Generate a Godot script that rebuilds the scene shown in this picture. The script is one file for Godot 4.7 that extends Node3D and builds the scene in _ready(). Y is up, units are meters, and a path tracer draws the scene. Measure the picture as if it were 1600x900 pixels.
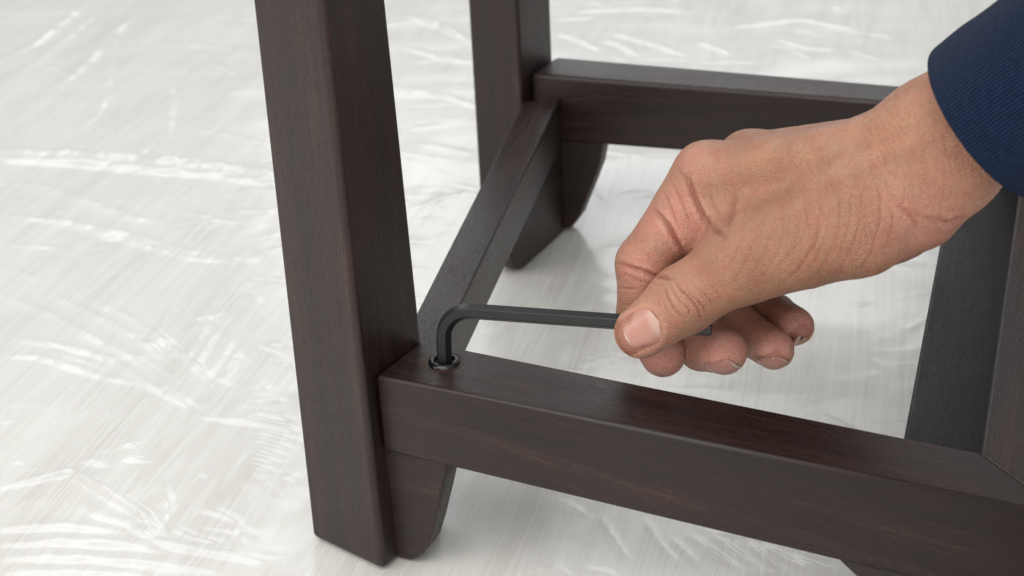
extends Node3D
# A close-up: a dark wooden stool on a pale plank floor under plastic sheeting, and a hand that tightens a bolt with a hex key.

var rng := RandomNumberGenerator.new()
var used := {}


func _ready() -> void:
	rng.seed = 7
	# ---- camera, exposure, light
	var cam := Camera3D.new()
	cam.name = "camera"
	var axes := [Vector3(0.9987, -0.0457, 0.0226), Vector3(0.0510, 0.8947, -0.4437), Vector3(0.0000, 0.4443, 0.8959)]
	cam.transform = Transform3D(Basis(axes[0], axes[1], axes[2]), Vector3(0, 0.35, 0))
	var lens := CameraAttributesPhysical.new()
	lens.frustum_focal_length = 61.7867
	lens.frustum_focus_distance = 0.545
	lens.frustum_near = 0.05
	lens.frustum_far = 60.0
	lens.exposure_aperture = 20.0
	lens.exposure_multiplier = 1.0
	cam.attributes = lens
	cam.fov = 21.9819
	cam.near = 0.05
	cam.far = 60.0
	add_child(cam)
	var env := Environment.new()
	env.background_mode = Environment.BG_COLOR
	env.background_color = Color(0.52, 0.52, 0.515).linear_to_srgb()
	env.background_energy_multiplier = 1.0
	env.tonemap_mode = Environment.TONE_MAPPER_LINEAR
	env.tonemap_exposure = 1.0
	env.sdfgi_enabled = true
	env.ssao_enabled = true
	env.ssil_enabled = true
	var around := WorldEnvironment.new()
	around.name = "surroundings"
	around.environment = env
	add_child(around)
	area_lamp("window_light", Vector3(0.15, 1.1, -2.7), Vector3(0.0, 0.1, -0.7), Vector2(1.3, 0.75), 0.56, Color(0.97, 0.985, 1.0))
	area_lamp("skylight", Vector3(-1.15, 2.15, -2.0), Vector3(0, 0, -0.7), Vector2(1.3, 1.0), 1.3, Color(0.97, 0.985, 1.0))
	area_lamp("ceiling_light", Vector3(-0.8, 2.1, 0.7), Vector3(0, 0, -0.5), Vector2(2.4, 2.2), 5.2, Color(1.0, 0.985, 0.96))
	area_lamp("front_fill", Vector3(-0.1, 0.75, 1.7), Vector3(0, 0, -0.5), Vector2(1.8, 0.9), 1.3, Color(1.0, 0.99, 0.97))  # added fill from behind the camera, lifts the floor under the rail
	area_lamp("left_fill", Vector3(-2.0, 0.75, -0.2), Vector3(0, 0.1, -0.5), Vector2(1.4, 0.9), 1.2, Color(1.0, 0.985, 0.96))  # added unseen low fill, puts sheen on the near leg's left face
	# ---- the place and the things
	floor_boards()
	plastic_sheet()
	stool()
	hex_key()
	person()


func area_lamp(called: String, at: Vector3, aim: Vector3, size: Vector2, energy: float, tone: Color) -> void:
	var l := AreaLight3D.new()
	l.name = called
	l.area_size = size
	l.light_energy = energy
	l.light_color = tone
	l.shadow_enabled = true
	l.set("area_range", 8.0)
	l.look_at_from_position(at, aim, Vector3.UP)
	add_child(l)


# ---------------------------------------------------------------- helpers
func tag(o: Node, label: String, category: String) -> void:
	o.set_meta("label", label)
	if category:
		o.set_meta("category", category)


class Shell:
	var v := PackedVector3Array()
	var n := PackedVector3Array()
	var uv := PackedVector2Array()
	var c := PackedColorArray()
	var idx := PackedInt32Array()

	func put(p: Vector3, nn: Vector3, t: Vector2) -> int:
		v.append(p)
		n.append(nn)
		uv.append(t)
		return v.size() - 1

	func tri(a: int, b: int, d: int) -> void:
		# front faces run clockwise
		var out := n[a] + n[b] + n[d]
		if (v[b] - v[a]).cross(v[d] - v[a]).dot(out) > 0.0:
			idx.append_array([a, d, b])
		else:
			idx.append_array([a, b, d])

	func quad(a: int, b: int, d: int, e: int) -> void:
		tri(a, b, d)
		tri(a, d, e)

	func mesh() -> ArrayMesh:
		var arr := []
		arr.resize(Mesh.ARRAY_MAX)
		arr[Mesh.ARRAY_VERTEX] = v
		arr[Mesh.ARRAY_NORMAL] = n
		arr[Mesh.ARRAY_TEX_UV] = uv
		if c.size() == v.size():
			arr[Mesh.ARRAY_COLOR] = c
		arr[Mesh.ARRAY_INDEX] = idx
		var m := ArrayMesh.new()
		m.add_surface_from_arrays(Mesh.PRIMITIVE_TRIANGLES, arr)
		return m


func obj(called: String, mesh: Mesh, mat: Material, parent: Node = self) -> MeshInstance3D:
	var o := MeshInstance3D.new()
	used[called] = used.get(called, 0) + 1
	o.name = called if used[called] == 1 else "%s_%03d" % [called, used[called] - 1]
	o.mesh = mesh
	if mat:
		o.material_override = mat
	parent.add_child(o, true)
	return o


# corner-rounded outline of a polygon: [points, normals]
func rounded(poly: Array, r: float, steps := 4) -> Array:
	var pts := []
	var nor := []
	var m := poly.size()
	for i in m:
		var p: Vector3 = poly[i]
		var a: Vector3 = poly[(i + m - 1) % m] - p
		var b: Vector3 = poly[(i + 1) % m] - p
		var la := a.length()
		var lb := b.length()
		a /= la
		b /= lb
		var half := a.angle_to(b) / 2.0
		if half > 1.5:
			half = 1.5
		var t := minf(r / tan(half), 0.45 * minf(la, lb))
		var rr := t * tan(half)
		var mid := (a + b).normalized()
		var cen := p + mid * (rr / sin(half))
		var n0 := (p + a * t - cen).normalized()
		var n1 := (p + b * t - cen).normalized()
		for k in steps:
			var w := n0.slerp(n1, float(k) / (steps - 1)) if n0.angle_to(n1) > 0.001 else n0
			pts.append(cen + w * rr)
			nor.append(w)
	return [pts, nor]


# a bar between two outlines with rounded long edges and eased ends
func bar(pa: Array, pb: Array, r: float, cap: float, shift := Vector2.ZERO, grain := Vector3.ZERO) -> Shell:
	var s := Shell.new()
	var A := rounded(pa, r)
	var B := rounded(pb, r)
	var m: int = A[0].size()
	var ca := Vector3.ZERO
	var cb := Vector3.ZERO
	for i in m:
		ca += A[0][i] / m
		cb += B[0][i] / m
	var axis := (cb - ca).normalized()
	var length := ca.distance_to(cb)
	if grain == Vector3.ZERO:
		grain = axis
	var along := absf(grain.dot(axis)) > 0.7
	var rings := []
	var ease := [[0.0, 1.0], [0.29, 0.29], [1.0, 0.0]]
	for e in ease:
		rings.append([0, cap * e[0], cap * e[1], -axis, 1.0 - e[0]])
	for e in [ease[2], ease[1], ease[0]]:
		rings.append([1, -cap * e[0], cap * e[1], axis, 1.0 - e[0]])
	var ids := []
	for g in rings:
		var R: Array = A if g[0] == 0 else B
		var row := []
		var run := 0.0
		for i in m + 1:
			var k: int = i % m
			if i > 0:
				run += R[0][k].distance_to(R[0][(i - 1) % m])
			var p: Vector3 = R[0][k] + axis * g[1] - R[1][k] * g[2]
			var nn: Vector3 = (R[1][k] * sqrt(maxf(0.0, 1.0 - g[4] * g[4])) + g[3] * g[4]).normalized()
			var u := (p - ca).dot(axis)
			row.append(s.put(p, nn, (Vector2(u, run) if along else Vector2(run, u)) + shift))
		ids.append(row)
	for j in ids.size() - 1:
		for i in m:
			s.quad(ids[j][i], ids[j][i + 1], ids[j + 1][i + 1], ids[j + 1][i])
	for side in 2:
		var nn := axis * (1.0 if side else -1.0)
		var row: Array = ids[-1] if side else ids[0]
		var flat := PackedVector2Array()
		var ex: Vector3 = (pa[1] - pa[0]).normalized()
		var ey := axis.cross(ex)
		var gx := grain if not along else ex
		var gy := axis.cross(gx)
		var at := []
		for i in m:
			var p: Vector3 = s.v[row[i]]
			flat.append(Vector2((p - ca).dot(ex), (p - ca).dot(ey)))
			at.append(s.put(p, nn, Vector2((p - ca).dot(gx), (p - ca).dot(gy)) + shift))
		var tris := Geometry2D.triangulate_polygon(flat)
		for i in range(0, tris.size(), 3):
			s.tri(at[tris[i]], at[tris[i + 1]], at[tris[i + 2]])
	return s


func board(profile: Array, depth: Vector3, grain: Vector3, shift: Vector2) -> Shell:
	var back := []
	for p in profile:
		back.append(p + depth)
	return bar(profile, back, 0.0012, 0.0011, shift, grain)


# ---------------------------------------------------------------- textures
func noise(f: float, seed_: int, type := FastNoiseLite.TYPE_SIMPLEX_SMOOTH, octaves := 3) -> FastNoiseLite:
	var z := FastNoiseLite.new()
	z.seed = seed_
	z.noise_type = type
	z.frequency = f
	z.fractal_octaves = octaves
	if octaves == 1:
		z.fractal_type = FastNoiseLite.FRACTAL_NONE
	return z


# a field that repeats without a seam, drawn w by h and stretched to W by H
func field(z: FastNoiseLite, w: int, h: int, W: int, H: int) -> PackedByteArray:
	var im := z.get_seamless_image(w, h, false, false, 0.15)
	im.convert(Image.FORMAT_L8)
	if w != W or h != H:
		im.resize(W, H, Image.INTERPOLATE_CUBIC)
	return im.get_data()


func texture(data: PackedByteArray, W: int, H: int, f: Image.Format) -> ImageTexture:
	return ImageTexture.create_from_image(Image.create_from_data(W, H, false, f, data))


func byte(x: float) -> int:
	return clampi(int(x * 255.0 + 0.5), 0, 255)


func ramp(stops: Array) -> Array:
	# 256 sRGB byte triples from linear [place, r, g, b] stops
	var out := []
	for i in 256:
		var t := i / 255.0
		var k := 0
		while k < stops.size() - 2 and t > stops[k + 1][0]:
			k += 1
		var a: Array = stops[k]
		var b: Array = stops[k + 1]
		var w := clampf((t - a[0]) / (b[0] - a[0]), 0.0, 1.0)
		var c := Color(lerpf(a[1], b[1], w), lerpf(a[2], b[2], w), lerpf(a[3], b[3], w)).linear_to_srgb()
		out.append([byte(c.r), byte(c.g), byte(c.b)])
	return out


func dark_wood() -> StandardMaterial3D:
	var N := 1024
	var broad := field(noise(0.03, 3), 40, 512, N, N)
	var fine := field(noise(0.12, 5), 96, 1024, N, N)
	var pore := field(noise(0.35, 9, FastNoiseLite.TYPE_SIMPLEX_SMOOTH, 2), 220, 1024, N, N)
	var patch := field(noise(0.02, 12), 128, 128, N, N)
	var fleck := field(noise(0.33, 22, FastNoiseLite.TYPE_SIMPLEX_SMOOTH, 1), 512, 1024, N, N)
	var tones := ramp([[0.0, 0.006, 0.0036, 0.0034], [0.42, 0.0175, 0.0085, 0.0073], [0.62, 0.029, 0.0132, 0.0108], [0.85, 0.060, 0.028, 0.020], [1.0, 0.13, 0.09, 0.07]])
	var rgb := PackedByteArray()
	rgb.resize(N * N * 3)
	var height := PackedByteArray()
	height.resize(N * N)
	var rough := PackedByteArray()
	rough.resize(N * N)
	for i in N * N:
		var b := (broad[i] - 128) / 128.0
		var f := (fine[i] - 128) / 128.0
		var p := pore[i] / 255.0
		var t := 0.5 + b * 0.18 + f * 0.22 + (patch[i] - 128) / 128.0 * 0.10
		var streak := maxf(0.0, f * 0.75 + b * 0.6 - 0.50)
		t += streak * 0.18
		var hole := smoothstep(0.64, 0.80, p)
		t -= hole * 0.20
		var dust := smoothstep(0.83, 0.95, fleck[i] / 255.0)
		t += dust * 0.35
		var c: Array = tones[clampi(int(t * 255.0), 0, 255)]
		rgb[i * 3] = c[0]
		rgb[i * 3 + 1] = c[1]
		rgb[i * 3 + 2] = c[2]
		height[i] = byte(0.7 + f * 0.10 - hole * 0.45)
		rough[i] = byte(0.43 + hole * 0.2 + f * 0.06 + (patch[i] - 128) / 128.0 * 0.05)
	var m := StandardMaterial3D.new()
	m.resource_name = "dark stained wood"
	m.albedo_color = Color(0.88, 0.86, 0.87)
	m.albedo_texture = texture(rgb, N, N, Image.FORMAT_RGB8)
	m.roughness_texture = texture(rough, N, N, Image.FORMAT_L8)
	m.roughness = 1.0
	m.metallic_specular = 0.5
	m.heightmap_enabled = true
	m.heightmap_texture = texture(height, N, N, Image.FORMAT_L8)
	m.heightmap_scale = 0.012
	m.uv1_scale = Vector3(1.0 / 0.42, 1.0 / 0.19, 1.0)
	return m


# ---------------------------------------------------------------- floor
func floor_boards() -> void:
	var ground := Node3D.new()
	ground.name = "floor"
	ground.set_meta("kind", "structure")
	ground.rotation.y = deg_to_rad(-14.5)
	add_child(ground)
	var N := 1024
	var broad := field(noise(0.035, 31), 30, 256, N, N)
	var fine := field(noise(0.10, 33, FastNoiseLite.TYPE_SIMPLEX_SMOOTH, 4), 70, 1024, N, N)
	var hair := field(noise(0.3, 37), 130, 1024, N, N)
	var tones := ramp([[0.0, 0.44, 0.425, 0.39], [0.35, 0.58, 0.57, 0.54], [0.6, 0.665, 0.658, 0.63], [1.0, 0.75, 0.745, 0.72]])
	var rgb := PackedByteArray()
	rgb.resize(N * N * 3)
	var height := PackedByteArray()
	height.resize(N * N)
	for y in N:
		for x in N:
			var i := y * N + x
			var b := (broad[i] - 128) / 128.0
			# grain that curls in cathedral arches where the broad field bends it
			var yy := posmod(y + int(b * 60.0), N)
			var f := (fine[yy * N + x] - 128) / 128.0
			var g := (hair[yy * N + x] - 128) / 128.0
			var line := pow(absf(f), 0.6) * signf(f)
			var t := 0.58 + line * 0.17 + g * 0.05 + b * 0.12
			var c: Array = tones[clampi(int(t * 255.0), 0, 255)]
			rgb[i * 3] = c[0]
			rgb[i * 3 + 1] = c[1]
			rgb[i * 3 + 2] = c[2]
			height[i] = byte(0.5 + f * 0.25 + g * 0.2)
	var m := StandardMaterial3D.new()
	m.resource_name = "pale floor wood"
	m.albedo_texture = texture(rgb, N, N, Image.FORMAT_RGB8)
	m.roughness = 0.55
	m.heightmap_enabled = true
	m.heightmap_texture = texture(height, N, N, Image.FORMAT_L8)
	m.heightmap_scale = 0.02
	m.uv1_scale = Vector3(1.0 / 0.9, 1.0 / 0.30, 1.0)
	var under := StandardMaterial3D.new()
	under.albedo_color = Color(0.12, 0.115, 0.105)
	under.roughness = 0.9
	var slab := BoxMesh.new()
	slab.size = Vector3(8, 0.1, 8)
	var sub := obj("subfloor", slab, under, ground)
	sub.position = Vector3(0, -0.061, 0)
	var wide := 0.142
	var long := 1.2
	var kinds := []
	for k in 5:
		var a := []
		var b := []
		for q in [Vector2(-wide / 2, 0), Vector2(wide / 2, 0), Vector2(wide / 2, -0.01), Vector2(-wide / 2, -0.01)]:
			var gap := 0.00001
			var px: float = q.x - signf(q.x) * gap
			a.append(Vector3(px, q.y, gap))
			b.append(Vector3(px, q.y, long - gap))
		kinds.append(bar(a, b, 0.00018, 0.00018, Vector2(rng.randf() * 0.9, k * 0.061)).mesh())
	var order := 0
	for col in range(-11, 12):
		var start := -2.9 + fposmod(col * 0.47, long)
		for row in 4:
			var o := obj("floor_plank", kinds[order % 5], m, ground)
			order += 1 + (row % 2)
			o.position = Vector3(col * wide + 0.031, 0, start + row * long)


# ---------------------------------------------------------------- plastic sheet
func plastic_sheet() -> void:
	var ridges := [
	[[Vector2(-0.350, -0.948), Vector2(-0.286, -0.932), Vector2(-0.226, -0.912), Vector2(-0.186, -0.897), Vector2(-0.138, -0.873)], 13.0, 8.0],
	[[Vector2(-0.346, -0.934), Vector2(-0.282, -0.919), Vector2(-0.223, -0.897), Vector2(-0.184, -0.882), Vector2(-0.136, -0.857)], 8.0, 5.0],
	[[Vector2(-0.326, -0.894), Vector2(-0.298, -0.883), Vector2(-0.268, -0.858), Vector2(-0.229, -0.825), Vector2(-0.199, -0.810)], 6.0, 2.6],
	[[Vector2(-0.309, -0.836), Vector2(-0.271, -0.824), Vector2(-0.223, -0.797), Vector2(-0.180, -0.767), Vector2(-0.147, -0.752)], 6.0, 3.5],
	[[Vector2(-0.261, -0.813), Vector2(-0.222, -0.790), Vector2(-0.179, -0.759), Vector2(-0.149, -0.749)], 4.0, 2.0],
	[[Vector2(-0.298, -0.795), Vector2(-0.262, -0.786), Vector2(-0.243, -0.771)], 4.0, 1.4],
	[[Vector2(-0.284, -0.760), Vector2(-0.275, -0.753), Vector2(-0.260, -0.740)], 4.0, 1.5],
	[[Vector2(-0.206, -0.835), Vector2(-0.173, -0.814), Vector2(-0.149, -0.804)], 4.0, 1.5],
	[[Vector2(-0.166, -0.828), Vector2(-0.142, -0.821)], 4.0, 1.6],
	[[Vector2(-0.278, -0.726), Vector2(-0.247, -0.701), Vector2(-0.218, -0.672), Vector2(-0.188, -0.645), Vector2(-0.165, -0.620)], 4.0, 2.2],
	[[Vector2(-0.258, -0.731), Vector2(-0.222, -0.697), Vector2(-0.193, -0.669), Vector2(-0.164, -0.635)], 4.0, 1.6],
	[[Vector2(-0.227, -0.716), Vector2(-0.197, -0.687), Vector2(-0.162, -0.642), Vector2(-0.143, -0.615)], 4.0, 2.4],
	[[Vector2(-0.264, -0.676), Vector2(-0.230, -0.663), Vector2(-0.201, -0.646), Vector2(-0.173, -0.615), Vector2(-0.150, -0.594)], 4.0, 2.4],
	[[Vector2(-0.258, -0.656), Vector2(-0.237, -0.652), Vector2(-0.204, -0.631), Vector2(-0.181, -0.619)], 4.0, 2.0],
	[[Vector2(-0.239, -0.658), Vector2(-0.210, -0.644), Vector2(-0.187, -0.626)], 3.0, 1.4],
	[[Vector2(-0.150, -0.588), Vector2(-0.125, -0.581), Vector2(-0.110, -0.573), Vector2(-0.099, -0.568)], 3.0, 1.2],
	[[Vector2(-0.223, -0.535), Vector2(-0.204, -0.543), Vector2(-0.194, -0.545), Vector2(-0.176, -0.527), Vector2(-0.157, -0.509), Vector2(-0.147, -0.495)], 4.0, 2.4],
	[[Vector2(-0.188, -0.521), Vector2(-0.174, -0.510), Vector2(-0.161, -0.503), Vector2(-0.146, -0.490), Vector2(-0.132, -0.483)], 3.0, 1.8],
	[[Vector2(-0.195, -0.544), Vector2(-0.181, -0.532), Vector2(-0.165, -0.519), Vector2(-0.149, -0.499)], 3.0, 1.4],
	[[Vector2(-0.215, -0.506), Vector2(-0.188, -0.505), Vector2(-0.160, -0.497)], 4.0, 1.6],
	[[Vector2(-0.212, -0.495), Vector2(-0.185, -0.494), Vector2(-0.158, -0.489), Vector2(-0.145, -0.484)], 4.0, 1.8],
	[[Vector2(-0.209, -0.486), Vector2(-0.177, -0.482), Vector2(-0.143, -0.475), Vector2(-0.120, -0.469)], 4.0, 1.6],
	[[Vector2(-0.206, -0.477), Vector2(-0.180, -0.473), Vector2(-0.149, -0.469)], 4.0, 1.5],
	[[Vector2(-0.146, -0.489), Vector2(-0.127, -0.482), Vector2(-0.099, -0.472)], 3.0, 1.5],
	[[Vector2(-0.144, -0.501), Vector2(-0.133, -0.492), Vector2(-0.120, -0.486)], 3.0, 1.0],
	[[Vector2(-0.133, -0.511), Vector2(-0.124, -0.508), Vector2(-0.117, -0.501), Vector2(-0.112, -0.483)], 3.0, 1.2],
	[[Vector2(-0.132, -0.500), Vector2(-0.113, -0.494), Vector2(-0.106, -0.490)], 2.5, 1.0],
	[[Vector2(-0.152, -0.530), Vector2(-0.147, -0.515), Vector2(-0.145, -0.503)], 3.0, 1.0],
	[[Vector2(-0.196, -0.553), Vector2(-0.186, -0.554), Vector2(-0.180, -0.549)], 3.0, 1.2],
	[[Vector2(-0.174, -0.555), Vector2(-0.166, -0.552)], 3.0, 1.2],
	[[Vector2(-0.141, -0.538), Vector2(-0.137, -0.535)], 3.0, 1.0],
	[[Vector2(-0.102, -0.535), Vector2(-0.095, -0.530)], 3.0, 1.2],
	[[Vector2(-0.178, -0.567), Vector2(-0.170, -0.564)], 3.0, 1.0],
	[[Vector2(-0.126, -0.600), Vector2(-0.108, -0.597)], 3.0, 1.4],
	[[Vector2(-0.124, -0.590), Vector2(-0.102, -0.579)], 2.5, 1.2],
	[[Vector2(-0.121, -0.579), Vector2(-0.100, -0.570)], 2.5, 1.2],
	[[Vector2(-0.120, -0.573), Vector2(-0.101, -0.563)], 2.5, 1.2],
	[[Vector2(-0.119, -0.566), Vector2(-0.102, -0.556)], 2.5, 1.2],
	[[Vector2(-0.118, -0.559), Vector2(-0.104, -0.550)], 2.5, 1.1],
	[[Vector2(-0.118, -0.552), Vector2(-0.105, -0.544)], 2.5, 1.0],
	[[Vector2(-0.118, -0.545), Vector2(-0.107, -0.538)], 2.5, 1.0],
	[[Vector2(-0.128, -0.614), Vector2(-0.117, -0.609)], 2.5, 1.1],
	[[Vector2(-0.123, -0.655), Vector2(-0.111, -0.651)], 3.0, 1.4],
	[[Vector2(-0.142, -0.710), Vector2(-0.135, -0.702)], 3.0, 1.2],
	[[Vector2(-0.171, -0.691), Vector2(-0.156, -0.682)], 3.0, 1.0],
	[[Vector2(-0.114, -0.634), Vector2(-0.107, -0.630)], 2.5, 1.2],
	[[Vector2(-0.157, -0.632), Vector2(-0.156, -0.645), Vector2(-0.152, -0.668)], 3.0, 1.0],
	[[Vector2(-0.163, -0.639), Vector2(-0.161, -0.652), Vector2(-0.158, -0.676)], 3.0, 0.9],
	[[Vector2(-0.149, -0.622), Vector2(-0.145, -0.640), Vector2(-0.143, -0.660)], 3.0, 0.9],
	[[Vector2(-0.144, -0.615), Vector2(-0.141, -0.624), Vector2(-0.138, -0.649)], 3.0, 0.9],
	[[Vector2(-0.402, -1.160), Vector2(-0.387, -1.197), Vector2(-0.376, -1.284), Vector2(-0.371, -1.336)], 9.0, 4.0],
	[[Vector2(-0.354, -0.991), Vector2(-0.342, -1.047), Vector2(-0.331, -1.121), Vector2(-0.324, -1.227), Vector2(-0.316, -1.325)], 10.0, 3.0],
	[[Vector2(-0.388, -1.109), Vector2(-0.370, -1.155), Vector2(-0.357, -1.251), Vector2(-0.353, -1.332)], 8.0, 2.5],
	[[Vector2(-0.288, -1.042), Vector2(-0.301, -1.088), Vector2(-0.314, -1.162), Vector2(-0.320, -1.207)], 6.0, 2.2],
	[[Vector2(-0.300, -0.983), Vector2(-0.292, -1.014), Vector2(-0.296, -1.064)], 6.0, 2.0],
	[[Vector2(-0.231, -0.960), Vector2(-0.242, -1.035), Vector2(-0.263, -1.121), Vector2(-0.286, -1.158)], 6.0, 2.0],
	[[Vector2(-0.368, -1.146), Vector2(-0.348, -1.130), Vector2(-0.328, -1.100)], 5.0, 2.0],
	[[Vector2(-0.379, -1.275), Vector2(-0.332, -1.263), Vector2(-0.305, -1.265)], 5.0, 1.6],
	[[Vector2(-0.277, -1.191), Vector2(-0.234, -1.171), Vector2(-0.194, -1.142)], 6.0, 2.2],
	[[Vector2(-0.227, -1.131), Vector2(-0.205, -1.095)], 5.0, 2.4],
	[[Vector2(-0.216, -0.977), Vector2(-0.192, -0.961), Vector2(-0.158, -0.936)], 5.0, 2.4],
	[[Vector2(-0.248, -1.261), Vector2(-0.207, -1.244)], 6.0, 1.5],
	[[Vector2(-0.248, -0.915), Vector2(-0.239, -0.955)], 5.0, 1.2],
	[[Vector2(-0.446, -1.312), Vector2(-0.407, -1.296), Vector2(-0.377, -1.311)], 8.0, 2.0],
	[[Vector2(-0.075, -1.230), Vector2(-0.047, -1.196), Vector2(-0.023, -1.147)], 7.0, 3.0],
	[[Vector2(-0.071, -1.138), Vector2(-0.045, -1.109), Vector2(-0.023, -1.094)], 6.0, 2.0],
	[[Vector2(-0.063, -1.035), Vector2(-0.039, -1.017), Vector2(-0.020, -0.994)], 5.0, 1.8],
	[[Vector2(-0.054, -0.923), Vector2(-0.022, -0.901)], 5.0, 1.3],
	[[Vector2(-0.055, -0.816), Vector2(-0.040, -0.828), Vector2(-0.026, -0.837)], 5.0, 1.6],
	[[Vector2(-0.062, -0.954), Vector2(-0.042, -0.958)], 5.0, 1.2],
	[[Vector2(0.049, -1.156), Vector2(0.063, -1.136), Vector2(0.076, -1.110)], 5.0, 3.0],
	[[Vector2(0.083, -1.134), Vector2(0.094, -1.118), Vector2(0.102, -1.094)], 5.0, 3.0],
	[[Vector2(0.092, -1.153), Vector2(0.119, -1.117), Vector2(0.138, -1.091)], 5.0, 2.2],
	[[Vector2(0.155, -1.118), Vector2(0.167, -1.099), Vector2(0.172, -1.085)], 5.0, 2.4],
	[[Vector2(0.066, -1.221), Vector2(0.119, -1.219), Vector2(0.155, -1.201)], 6.0, 2.0],
	[[Vector2(0.190, -1.154), Vector2(0.243, -1.162), Vector2(0.277, -1.129)], 7.0, 1.8],
	[[Vector2(0.265, -1.057), Vector2(0.289, -1.136), Vector2(0.313, -1.206)], 6.0, 1.5],
	[[Vector2(0.048, -1.198), Vector2(0.080, -1.199)], 5.0, 1.5],
	[[Vector2(0.214, -1.115), Vector2(0.233, -1.086), Vector2(0.255, -1.078)], 6.0, 1.4],
	[[Vector2(0.051, -0.826), Vector2(0.056, -0.808), Vector2(0.060, -0.796)], 3.0, 1.4],
	[[Vector2(0.022, -0.830), Vector2(0.025, -0.805)], 3.0, 1.0],
	[[Vector2(0.051, -0.793), Vector2(0.057, -0.782)], 3.0, 1.2],
	[[Vector2(-0.025, -0.497), Vector2(-0.019, -0.500)], 2.5, 1.3],
	[[Vector2(-0.027, -0.490), Vector2(-0.021, -0.493)], 2.5, 1.2],
	[[Vector2(0.016, -0.503), Vector2(0.025, -0.494)], 2.5, 1.2],
	[[Vector2(-0.025, -0.482), Vector2(-0.020, -0.483), Vector2(-0.015, -0.477)], 2.0, 1.0],
	[[Vector2(0.004, -0.459), Vector2(0.012, -0.459), Vector2(0.016, -0.454)], 2.0, 1.2],
	[[Vector2(0.023, -0.458), Vector2(0.030, -0.456), Vector2(0.034, -0.453)], 2.0, 1.2],
	[[Vector2(0.032, -0.491), Vector2(0.035, -0.477), Vector2(0.040, -0.460)], 2.0, 1.0],
	[[Vector2(0.049, -0.489), Vector2(0.052, -0.473), Vector2(0.058, -0.459)], 2.0, 1.1],
	[[Vector2(0.066, -0.476), Vector2(0.071, -0.466), Vector2(0.079, -0.455)], 2.0, 1.3],
	[[Vector2(0.074, -0.476), Vector2(0.079, -0.467), Vector2(0.085, -0.457)], 2.0, 1.3],
	[[Vector2(0.088, -0.468), Vector2(0.091, -0.460), Vector2(0.098, -0.449)], 2.0, 1.4],
	[[Vector2(0.093, -0.466), Vector2(0.100, -0.457), Vector2(0.108, -0.448)], 2.0, 1.4],
	[[Vector2(0.058, -0.475), Vector2(0.065, -0.458)], 2.0, 1.1],
	[[Vector2(0.102, -0.459), Vector2(0.109, -0.452), Vector2(0.119, -0.449)], 2.0, 1.4],
	[[Vector2(0.106, -0.463), Vector2(0.116, -0.455)], 2.0, 1.2],
	[[Vector2(0.135, -0.559), Vector2(0.144, -0.546), Vector2(0.149, -0.537)], 2.5, 1.0],
	[[Vector2(0.170, -0.607), Vector2(0.174, -0.589)], 3.0, 0.8],
	[[Vector2(0.138, -0.598), Vector2(0.125, -0.565)], 3.0, 0.8],
	[[Vector2(0.167, -0.661), Vector2(0.181, -0.666)], 3.0, 0.8],
	]
	var step := 0.0019
	var x0 := -0.56
	var z0 := -1.42
	var nx := 560
	var nz := 530
	var h := PackedFloat32Array()
	h.resize(nx * nz)
	var swell := noise(7.0, 41, FastNoiseLite.TYPE_SIMPLEX_SMOOTH, 2)
	var crumple := noise(38.0, 43, FastNoiseLite.TYPE_SIMPLEX_SMOOTH, 2)
	var amount := noise(9.0, 47, FastNoiseLite.TYPE_SIMPLEX_SMOOTH, 2)
	for j in nz:
		for i in nx:
			var x := x0 + i * step
			var z := z0 + j * step
			var s := swell.get_noise_2d(x * 0.8, z * 1.6)
			var a := clampf(amount.get_noise_2d(x, z) + 0.25, 0.0, 1.0)
			h[j * nx + i] = 0.0012 + 0.0011 * (s + 0.5) + 0.00055 * a * smoothstep(-1.15, -0.8, z) * crumple.get_noise_2d(x * 0.8 + z * 0.3, z * 1.3)
	var more := []
	for k in 800:
		var p := Vector2(x0 + rng.randf() * nx * step, z0 + rng.randf() * nz * step)
		# neighbours pull the same way, so that creases come in fans
		var d := Vector2.from_angle(0.3 + 1.5 * swell.get_noise_2d(p.x * 0.7 + 9.0, p.y * 0.7) + rng.randfn(0.0, 0.12)) * rng.randf_range(0.006, 0.026)
		var e := d.rotated(rng.randfn(0.0, 0.14)) * rng.randf_range(0.5, 1.1)
		if p.y < -0.9 and k % 3:
			continue
		more.append([[p - d, p, p + e], rng.randf_range(1.3, 2.9), rng.randf_range(0.2, 1.3)])
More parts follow.
